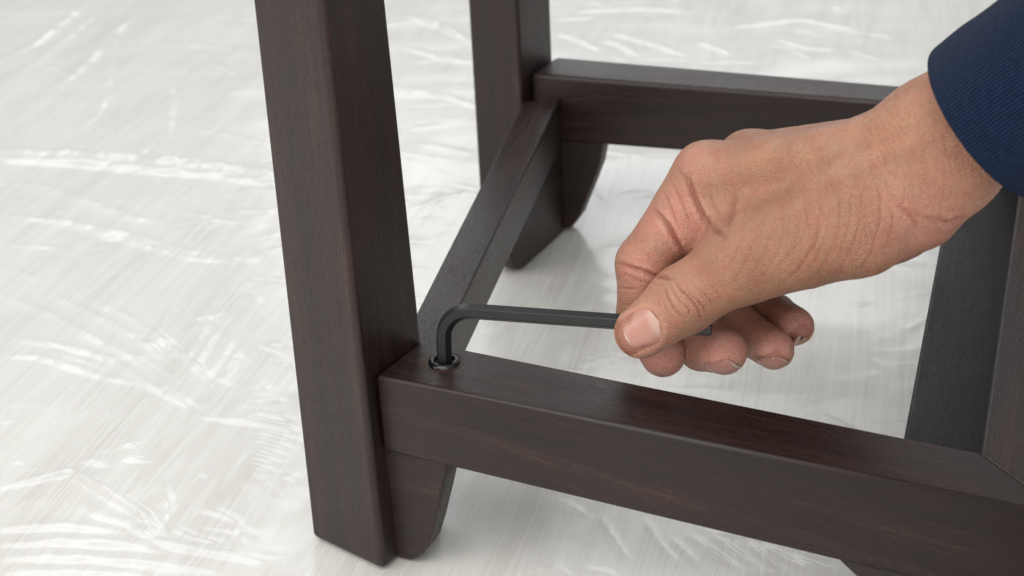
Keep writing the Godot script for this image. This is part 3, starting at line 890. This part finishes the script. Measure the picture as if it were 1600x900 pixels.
func person() -> void:
	var frame := Basis(Vector3(0.99870, -0.04567, 0.02265), Vector3(0.05098, 0.89471, -0.44373), Vector3(0.00000, 0.44431, 0.89587))
	var t := Node3D.new()
	t.name = "person"
	t.transform = Transform3D(frame, Vector3(0.1038, 0.1352, -0.4828))
	add_child(t)
	tag(t, "right hand with navy sleeve pinching the hex key between thumb and index finger", "person")
	var skin := StandardMaterial3D.new()
	skin.resource_name = "skin"
	skin.vertex_color_use_as_albedo = true
	skin.roughness = 0.42
	skin.metallic_specular = 0.42
	skin.subsurf_scatter_enabled = true
	skin.subsurf_scatter_strength = 0.05
	var N := 512
	var cell := noise(0.05, 81, FastNoiseLite.TYPE_CELLULAR, 1)
	cell.cellular_return_type = FastNoiseLite.RETURN_DISTANCE2_SUB
	var pores := field(cell, N, N, N, N)
	var fuzz := field(noise(0.09, 83, FastNoiseLite.TYPE_SIMPLEX_SMOOTH, 4), N, N, N, N)
	var data := PackedByteArray()
	data.resize(N * N)
	for i in N * N:
		data[i] = byte(0.55 * minf(1.0, pores[i] / 140.0) + 0.4 * fuzz[i] / 255.0)
	skin.heightmap_enabled = true
	skin.heightmap_texture = texture(data, N, N, Image.FORMAT_L8)
	skin.heightmap_scale = 0.05
	skin.uv1_triplanar = true
	skin.uv1_scale = Vector3.ONE * 45.0
	sculpt_creases()
	obj("hand", hand_mesh(), skin, t)
	var horn := StandardMaterial3D.new()
	horn.resource_name = "nail"
	horn.vertex_color_use_as_albedo = true
	horn.roughness = 0.3
	horn.metallic_specular = 0.5
	horn.subsurf_scatter_enabled = true
	horn.subsurf_scatter_strength = 0.08
	for q in nails:
		obj(q[0], nail_mesh(q), horn, t)
	obj("sleeve", sleeve_mesh(), navy_knit(), t)


func sculpt_creases() -> void:
	carve.resize(CW * CH)
	for c in creases:
		var pts: Array = c[0]
		var deep: float = c[1]
		var w: float = c[2]
		var total := 0.0
		for k in pts.size() - 1:
			total += pts[k].distance_to(pts[k + 1])
		var run := 0.0
		var hit := {}
		for k in pts.size() - 1:
			var a: Vector2 = pts[k]
			var b: Vector2 = pts[k + 1]
			var ab := b - a
			var reach := w * 2.5
			for j in range(maxi(0, int((minf(a.y, b.y) - reach - CY) * CS)), mini(CH - 1, int((maxf(a.y, b.y) + reach - CY) * CS) + 1)):
				for i in range(maxi(0, int((minf(a.x, b.x) - reach - CX) * CS)), mini(CW - 1, int((maxf(a.x, b.x) + reach - CX) * CS) + 1)):
					var p := Vector2(CX + i / CS, CY + j / CS)
					var u := clampf((p - a).dot(ab) / ab.length_squared(), 0.0, 1.0)
					var d := p.distance_to(a + ab * u)
					if d > reach:
						continue
					var s := (run + u * ab.length()) / total
					var val := deep * exp(-d / (0.62 * w) if deep > 0.0 else -d * d / (w * w)) * pow(sin(PI * clampf(s, 0.03, 0.97)), 0.5)
					# the skin swells a little beside a fold
					if deep > 0.0:
						val -= 0.22 * deep * exp(-pow(d - 1.7 * w, 2.0) / (w * w)) * sin(PI * clampf(s, 0.03, 0.97))
					var key := j * CW + i
					if not hit.has(key) or absf(val) > absf(hit[key]):
						hit[key] = val
			run += ab.length()
		for key in hit:
			carve[key] -= hit[key]


func carved(x: float, y: float) -> float:
	var fx := (x - CX) * CS
	var fy := (y - CY) * CS
	if fx < 1.0 or fy < 1.0 or fx > CW - 3 or fy > CH - 3:
		return 0.0
	var i := int(fx)
	var j := int(fy)
	var u := fx - i
	var w := fy - j
	var k := j * CW + i
	return lerpf(lerpf(carve[k], carve[k + 1], u), lerpf(carve[k + CW], carve[k + CW + 1], u), w)


var lines := noise(1.0, 91, FastNoiseLite.TYPE_SIMPLEX_SMOOTH, 2)
var mesh_skin := noise(1.0, 95, FastNoiseLite.TYPE_CELLULAR, 1)
var nail_frames := []


func relief(p: Vector3, n: Vector3) -> float:
	var out := 0.0
	if n.z > 0.0:
		out += carved(p.x, p.y) * smoothstep(0.05, 0.4, n.z)
	# fine wrinkles that run across the arm, and the lozenge net of the back of the hand
	var far := smoothstep(-28.0, -8.0, p.x)
	out -= lerpf(0.04, 0.12, far) * pow(1.0 - absf(lines.get_noise_3d(p.x * 0.34 + p.y * 0.08, p.y * 0.07 - p.x * 0.02, p.z * 0.07)), 5.0)
	out += 0.05 * lines.get_noise_3d(p.x * 0.30, p.y * 0.30, p.z * 0.30)
	for q in nail_frames:
		var d: Vector3 = p - q[0]
		var u: float = d.dot(q[1]) / q[4]
		var w: float = d.dot(q[2]) / q[5]
		if absf(u) > 1.6 or absf(w) > 1.6 or n.dot(q[3]) < 0.1 or absf(d.dot(q[3])) > 9.0:
			continue
		var r := pow(pow(absf(u), 3.0) + pow(absf(w), 3.0), 1.0 / 3.0)
		var fold := exp(-pow((r - 1.16) * q[5] / 0.9, 2.0))
		var open := smoothstep(0.5, 0.95, u)
		out += fold * lerpf(0.24, 0.05, open) - 0.45 * (1.0 - smoothstep(0.92, 1.04, r))
	return out


func hand_mesh() -> ArrayMesh:
	mesh_skin.cellular_return_type = FastNoiseLite.RETURN_DISTANCE2_SUB
	for q in nails:
		var b: Vector3 = q[1]
		var e: Vector3 = q[2]
		var nn: Vector3 = q[3].normalized()
		var ax := (e - b)
		var half := ax.length() / 2.0
		ax = (ax - nn * ax.dot(nn)).normalized()
		nail_frames.append([(b + e) / 2.0, ax, nn.cross(ax), nn, half, q[4] / 2.0])
	var lo := Vector3(1e9, 1e9, 1e9)
	var hi := -lo
	var ends := []
	for b in palm:
		ends.append_array(b)
	for f in fingers:
		ends.append_array(f)
	for e: Vector4 in ends:
		var p := Vector3(e.x, e.y, e.z)
		lo = lo.min(p - Vector3.ONE * (e.w + 3.0))
		hi = hi.max(p + Vector3.ONE * (e.w + 3.0))
	hi.x = minf(hi.x, 92.0)
	var cell := 1.0
	var B := 8
	var bx := int(ceil((hi.x - lo.x) / (cell * B)))
	var by := int(ceil((hi.y - lo.y) / (cell * B)))
	var bz := int(ceil((hi.z - lo.z) / (cell * B)))
	var nx := bx * B
	var ny := by * B
	var nz := bz * B
	var sx := nx + 1
	var sxy := (nx + 1) * (ny + 1)
	var g := PackedFloat32Array()
	g.resize(sxy * (nz + 1))
	g.fill(9.0)
	var done := PackedByteArray()
	done.resize(g.size())
	var active := []
	for cz in bz:
		for cy in by:
			for cx in bx:
				var mid := lo + Vector3(cx + 0.5, cy + 0.5, cz + 0.5) * (cell * B)
				var pl := []
				var fl := []
				var best := 99.0
				for i in palm.size():
					var d := seg(mid, palm[i][0], palm[i][1])
					best = minf(best, d)
					if d < 15.0:
						pl.append(i)
				for i in fingers.size():
					var f: Array = fingers[i]
					var d := minf(seg(mid, f[0], f[1]), minf(seg(mid, f[1], f[2]), seg(mid, f[2], f[3])))
					best = minf(best, d)
					if d < 15.0:
						fl.append(i)
				if best > 12.0 or best < -7.5:
					continue
				active.append(Vector3i(cx, cy, cz))
				for z in range(cz * B, cz * B + B + 1):
					for y in range(cy * B, cy * B + B + 1):
						var at := z * sxy + y * sx + cx * B
						for x in B + 1:
							if done[at + x] == 0:
								done[at + x] = 1
								g[at + x] = flesh(lo + Vector3(cx * B + x, y, z) * cell, pl, fl)
	var ids := PackedInt32Array()
	ids.resize(nx * ny * nz)
	ids.fill(-1)
	var pos := PackedVector3Array()
	var nor := PackedVector3Array()
	var cells := []
	var corner := [0, 1, sx, sx + 1, sxy, sxy + 1, sxy + sx, sxy + sx + 1]
	var edges := [[0, 1], [2, 3], [4, 5], [6, 7], [0, 2], [1, 3], [4, 6], [5, 7], [0, 4], [1, 5], [2, 6], [3, 7]]
	var spot := []
	for k in 8:
		spot.append(Vector3(k & 1, (k >> 1) & 1, k >> 2))
	for b: Vector3i in active:
		for z in range(b.z * B, b.z * B + B):
			for y in range(b.y * B, b.y * B + B):
				for x in range(b.x * B, b.x * B + B):
					var at := z * sxy + y * sx + x
					var neg := 0
					for k in 8:
						if g[at + corner[k]] < 0.0:
							neg += 1
					if neg == 0 or neg == 8:
						continue
					var sum := Vector3.ZERO
					var cnt := 0
					for e in edges:
						var a := g[at + corner[e[0]]]
						var c := g[at + corner[e[1]]]
						if (a < 0.0) != (c < 0.0):
							sum += spot[e[0]].lerp(spot[e[1]], a / (a - c))
							cnt += 1
					sum /= cnt
					var v := PackedFloat32Array()
					for k in 8:
						v.append(g[at + corner[k]])
					var u := sum
					var gr := Vector3(
						lerpf(lerpf(v[1] - v[0], v[3] - v[2], u.y), lerpf(v[5] - v[4], v[7] - v[6], u.y), u.z),
						lerpf(lerpf(v[2] - v[0], v[3] - v[1], u.x), lerpf(v[6] - v[4], v[7] - v[5], u.x), u.z),
						lerpf(lerpf(v[4] - v[0], v[5] - v[1], u.x), lerpf(v[6] - v[2], v[7] - v[3], u.x), u.y))
					ids[(z * ny + y) * nx + x] = pos.size()
					pos.append(lo + (Vector3(x, y, z) + sum) * cell)
					nor.append(gr.normalized())
					cells.append(Vector3i(x, y, z))
	# quads round the crossed edges, each cut in four
	var many := pos.size()
	var halves := {}
	var idx := PackedInt32Array()
	var sxyz := [1, sx, sxy]
	for q in many:
		var c: Vector3i = cells[q]
		var at: int = c.z * sxy + c.y * sx + c.x
		for ax in 3:
			var a := g[at]
			var b := g[at + sxyz[ax]]
			if (a < 0.0) == (b < 0.0):
				continue
			var da := Vector3i.ZERO
			var db := Vector3i.ZERO
			da[(ax + 1) % 3] = 1
			db[(ax + 2) % 3] = 1
			if c[(ax + 1) % 3] == 0 or c[(ax + 2) % 3] == 0:
				continue
			var ring := []
			for w in [c, c - da, c - da - db, c - db]:
				ring.append(ids[(w.z * ny + w.y) * nx + w.x])
			if ring.has(-1):
				continue
			if a < 0.0:
				ring.reverse()
			var mid := pos.size()
			pos.append((pos[ring[0]] + pos[ring[1]] + pos[ring[2]] + pos[ring[3]]) / 4.0)
			nor.append((nor[ring[0]] + nor[ring[1]] + nor[ring[2]] + nor[ring[3]]).normalized())
			var hs := []
			for k in 4:
				var e0: int = ring[k]
				var e1: int = ring[(k + 1) % 4]
				var key := mini(e0, e1) * 4000000 + maxi(e0, e1)
				if not halves.has(key):
					halves[key] = pos.size()
					pos.append((pos[e0] + pos[e1]) / 2.0)
					nor.append((nor[e0] + nor[e1]).normalized())
				hs.append(halves[key])
			for k in 4:
				var p0: int = ring[k]
				var p1: int = hs[k]
				var p3: int = hs[(k + 3) % 4]
				idx.append_array([p0, p1, mid, p0, mid, p3])
	# which way round: compare the first face with its normal
	var f0 := (pos[idx[1]] - pos[idx[0]]).cross(pos[idx[2]] - pos[idx[0]])
	if f0.dot(nor[idx[0]]) > 0.0:
		for k in range(0, idx.size(), 3):
			var w := idx[k + 1]
			idx[k + 1] = idx[k + 2]
			idx[k + 2] = w
	var col := PackedColorArray()
	col.resize(pos.size())
	var blotch := noise(0.06, 99, FastNoiseLite.TYPE_SIMPLEX_SMOOTH, 3)
	var grain := noise(0.9, 101, FastNoiseLite.TYPE_SIMPLEX_SMOOTH, 2)
	var rosy := Color(0.56, 0.265, 0.21)
	for k in pos.size():
		var p := pos[k]
		var n := nor[k]
		var h := relief(p, n)
		var e := 0.2
		var t1 := n.cross(Vector3.UP if absf(n.y) < 0.8 else Vector3.RIGHT).normalized()
		var t2 := n.cross(t1)
		var g1 := (relief(p + t1 * e, n) - h) / e
		var g2 := (relief(p + t2 * e, n) - h) / e
		pos[k] = (p + n * h) * 0.001
		nor[k] = (n - t1 * g1 - t2 * g2).normalized()
		var c := Color(0.322, 0.156, 0.097)
		var red := 0.0
		for s in tints:
			red = maxf(red, s[2] * exp(-p.distance_squared_to(s[0]) / (s[1] * s[1])))
		c = c.lerp(rosy, red)
		var b := blotch.get_noise_3dv(p)
		var m := 1.0 + 0.16 * b + 0.10 * grain.get_noise_3dv(p)
		var flush := blotch.get_noise_3dv(p * 2.3 + Vector3(50, 9, 3))
		c = Color(c.r * m, c.g * m * (1.0 - 0.16 * flush), c.b * m * (1.0 - 0.14 * flush))
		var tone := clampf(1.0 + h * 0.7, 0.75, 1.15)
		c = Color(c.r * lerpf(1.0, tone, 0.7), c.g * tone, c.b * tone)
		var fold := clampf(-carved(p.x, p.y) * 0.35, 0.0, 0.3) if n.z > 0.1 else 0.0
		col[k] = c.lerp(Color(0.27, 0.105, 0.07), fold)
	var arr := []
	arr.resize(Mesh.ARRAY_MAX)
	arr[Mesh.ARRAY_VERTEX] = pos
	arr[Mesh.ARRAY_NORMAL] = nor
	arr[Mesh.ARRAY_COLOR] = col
	arr[Mesh.ARRAY_INDEX] = idx
	var out := ArrayMesh.new()
	out.add_surface_from_arrays(Mesh.PRIMITIVE_TRIANGLES, arr)
	print("hand: %d vertices, %d triangles, grid %d %d %d" % [pos.size(), idx.size() / 3, nx, ny, nz])
	return out


func nail_mesh(q: Array) -> ArrayMesh:
	var f: Array = []
	for w in nail_frames:
		if w[0] == (q[1] + q[2]) / 2.0:
			f = w
	var s := Shell.new()
	var U := 22
	var V := 22
	var at := []
	for i in U + 1:
		var u := -1.0 + 2.0 * i / U
		var row := []
		for j in V + 1:
			var k := -1.0 + 2.0 * j / V
			var w := k * pow(maxf(0.0, 1.0 - pow(absf(u), 3.2)), 1.0 / 3.2)
			var p: Vector3 = f[0] + f[1] * (u * f[4]) + f[2] * (w * f[5]) + f[3] * 9.0
			var fell := 0.0
			for step in 40:
				var d := flesh_all(p)
				if d < 0.02:
					break
				if fell + d * 0.8 < 10.5:
					p -= f[3] * d * 0.8
					fell += d * 0.8
				else:
					# past the rim: draw in to the nearest skin
					var away := Vector3(flesh_all(p + Vector3(0.2, 0, 0)) - d, flesh_all(p + Vector3(0, 0.2, 0)) - d, flesh_all(p + Vector3(0, 0, 0.2)) - d).normalized()
					p -= away * d
			var r := pow(pow(absf(u), 3.2) + pow(absf(w), 3.2), 1.0 / 3.2)
			var lift: float = q[5] * (1.0 - pow(r, 5.0)) - 0.12 + 0.25 * smoothstep(0.8, 1.0, u)
			p += f[3] * lift
			row.append(p)
		at.append(row)
	for i in U + 1:
		for j in V + 1:
			var a: Vector3 = at[mini(i + 1, U)][j] - at[maxi(i - 1, 0)][j]
			var b: Vector3 = at[i][mini(j + 1, V)] - at[i][maxi(j - 1, 0)]
			var n := a.cross(b)
			n = n.normalized() if n.length() > 1e-6 else f[3]
			if n.dot(f[3]) < 0.0:
				n = -n
			s.put(at[i][j] * 0.001, n, Vector2(i, j) / U)
			var u := -1.0 + 2.0 * i / U
			var w := -1.0 + 2.0 * j / V
			var c := Color(0.44, 0.222, 0.178)
			c = c.lerp(Color(0.52, 0.35, 0.30), 0.7 * (1.0 - smoothstep(-0.72, -0.45, u + 0.25 * w * w)))
			c = c.lerp(Color(0.56, 0.44, 0.36), smoothstep(0.80, 0.92, u - 0.06 * w * w))
			s.c.append(c)
	for i in U:
		for j in V:
			var a := i * (V + 1) + j
			s.quad(a, a + 1, a + V + 2, a + V + 1)
	return s.mesh()


# ---------------------------------------------------------------- sleeve
func sleeve_mesh() -> ArrayMesh:
	var stations := [
	[Vector3(41.8, 23.2, 76.0), 28.0, 27.2],
	[Vector3(50.4, 29.8, 84.0), 28.4, 28.0],
	[Vector3(63.8, 39.9, 95.0), 29.5, 29.0],
	[Vector3(78.7, 51.7, 108.0), 31.0, 30.5],
	[Vector3(105.7, 74.3, 142.0), 37.0, 36.0],
	[Vector3(130.9, 96.7, 190.0), 44.0, 43.0]]
	var s := Shell.new()
	var curve := Curve3D.new()
	for q in stations:
		curve.add_point(q[0])
	var total := curve.get_baked_length()
	var rows := []
	# the inside of the hem first, round its edge, then along the outside
	for k in 6:
		rows.append([9.0 - k * 1.7, -1.6])
	rows.append([0.15, -1.1])
	rows.append([-0.25, -0.6])
	rows.append([0.1, -0.1])
	rows.append([0.8, 0.15])
	for k in 90:
		rows.append([1.6 + k * (total - 2.0) / 90.0, 0.25])
	var wave := noise(0.035, 111, FastNoiseLite.TYPE_SIMPLEX_SMOOTH, 2)
	var M := 120
	var grid := []
	for r in rows:
		var d := clampf(r[0], 0.0, total)
		var c := curve.sample_baked(d)
		var ax := (curve.sample_baked(minf(d + 2.0, total)) - curve.sample_baked(maxf(d - 2.0, 0.0))).normalized()
		if r[0] < 0.0:
			c += ax * r[0]
		var ex := Vector3(0, 0, 1)
		ex = (ex - ax * ex.dot(ax)).normalized()
		var ey := ax.cross(ex)
		var k := 0
		var run := 0.0
		var rx := 0.0
		var ry := 0.0
		for j in stations.size() - 1:
			var l: float = stations[j][0].distance_to(stations[j + 1][0])
			if d <= run + l or j == stations.size() - 2:
				var w := clampf((d - run) / l, 0.0, 1.0)
				rx = lerpf(stations[j][1], stations[j + 1][1], w)
				ry = lerpf(stations[j][2], stations[j + 1][2], w)
				break
			run += l
		var row := []
		for i in M + 1:
			var a := TAU * (i % M) / M
			var o := ex * cos(a) * rx + ey * sin(a) * ry
			var out := o.normalized()
			var bump := wave.get_noise_3dv((c + o) * Vector3(0.6, 0.6, 1.0)) * 2.2 * smoothstep(4.0, 30.0, d)
			row.append([c + o + out * (r[1] + bump), Vector2(float(i) / M, d / 1000.0)])
		grid.append(row)
	for j in grid.size():
		for i in M + 1:
			var b: Vector3 = grid[j][(i + 1) % M][0] - grid[j][(i + M - 1) % M][0]
			var a: Vector3 = grid[mini(j + 1, grid.size() - 1)][i][0] - grid[maxi(j - 1, 0)][i][0]
			s.put(grid[j][i][0] * 0.001, b.cross(a).normalized() * 1.0, grid[j][i][1])
	# outward: flip all normals if the outside ones look in
	var probe := 40 * (M + 1)
	var cen := curve.sample_baked(clampf(rows[40][0], 0.0, total)) * 0.001
	if s.n[probe].dot(s.v[probe] - cen) < 0.0:
		for i in s.n.size():
			s.n[i] = -s.n[i]
	for j in grid.size() - 1:
		for i in M:
			var a := j * (M + 1) + i
			s.quad(a, a + 1, a + M + 2, a + M + 1)
	return s.mesh()


func navy_knit() -> StandardMaterial3D:
	var N := 1024
	var fuzz := field(noise(0.2, 121, FastNoiseLite.TYPE_SIMPLEX_SMOOTH, 3), N, N, N, N)
	var slub := field(noise(0.05, 123), N, 128, N, N)
	var rgb := PackedByteArray()
	rgb.resize(N * N * 3)
	var height := PackedByteArray()
	height.resize(N * N)
	var tones := ramp([[0.0, 0.001, 0.003, 0.010], [0.5, 0.0045, 0.0125, 0.040], [1.0, 0.020, 0.046, 0.118]])
	for y in N:
		for x in N:
			var i := y * N + x
			var f := (fuzz[i] - 128) / 128.0
			# 16 ribs to a tile, each a column of slanted loops
			var ph := x / 64.0 + f * 0.10
			var rib := 0.5 + 0.5 * cos(TAU * ph)
			var loop := 0.5 + 0.5 * cos(TAU * (y / 51.2 + 0.5 * absf(fposmod(ph, 1.0) - 0.5) * 2.0))
			var t := 0.14 + 0.58 * rib + 0.12 * loop + 0.22 * f + 0.25 * (slub[i] - 128) / 128.0
			var c: Array = tones[clampi(int(t * 255.0), 0, 255)]
			rgb[i * 3] = c[0]
			rgb[i * 3 + 1] = c[1]
			rgb[i * 3 + 2] = c[2]
			height[i] = byte(0.2 + 0.5 * rib + 0.15 * loop + 0.15 * f)
	var m := StandardMaterial3D.new()
	m.resource_name = "navy knit"
	m.albedo_texture = texture(rgb, N, N, Image.FORMAT_RGB8)
	m.heightmap_enabled = true
	m.heightmap_texture = texture(height, N, N, Image.FORMAT_L8)
	m.heightmap_scale = 0.07
	m.roughness = 0.9
	m.metallic_specular = 0.2
	m.rim_enabled = true
	m.rim = 0.08
	m.rim_tint = 0.6
	# 160 ribs round the cuff
	m.uv1_scale = Vector3(10.0, 1.0 / 0.018, 1.0)
	return m
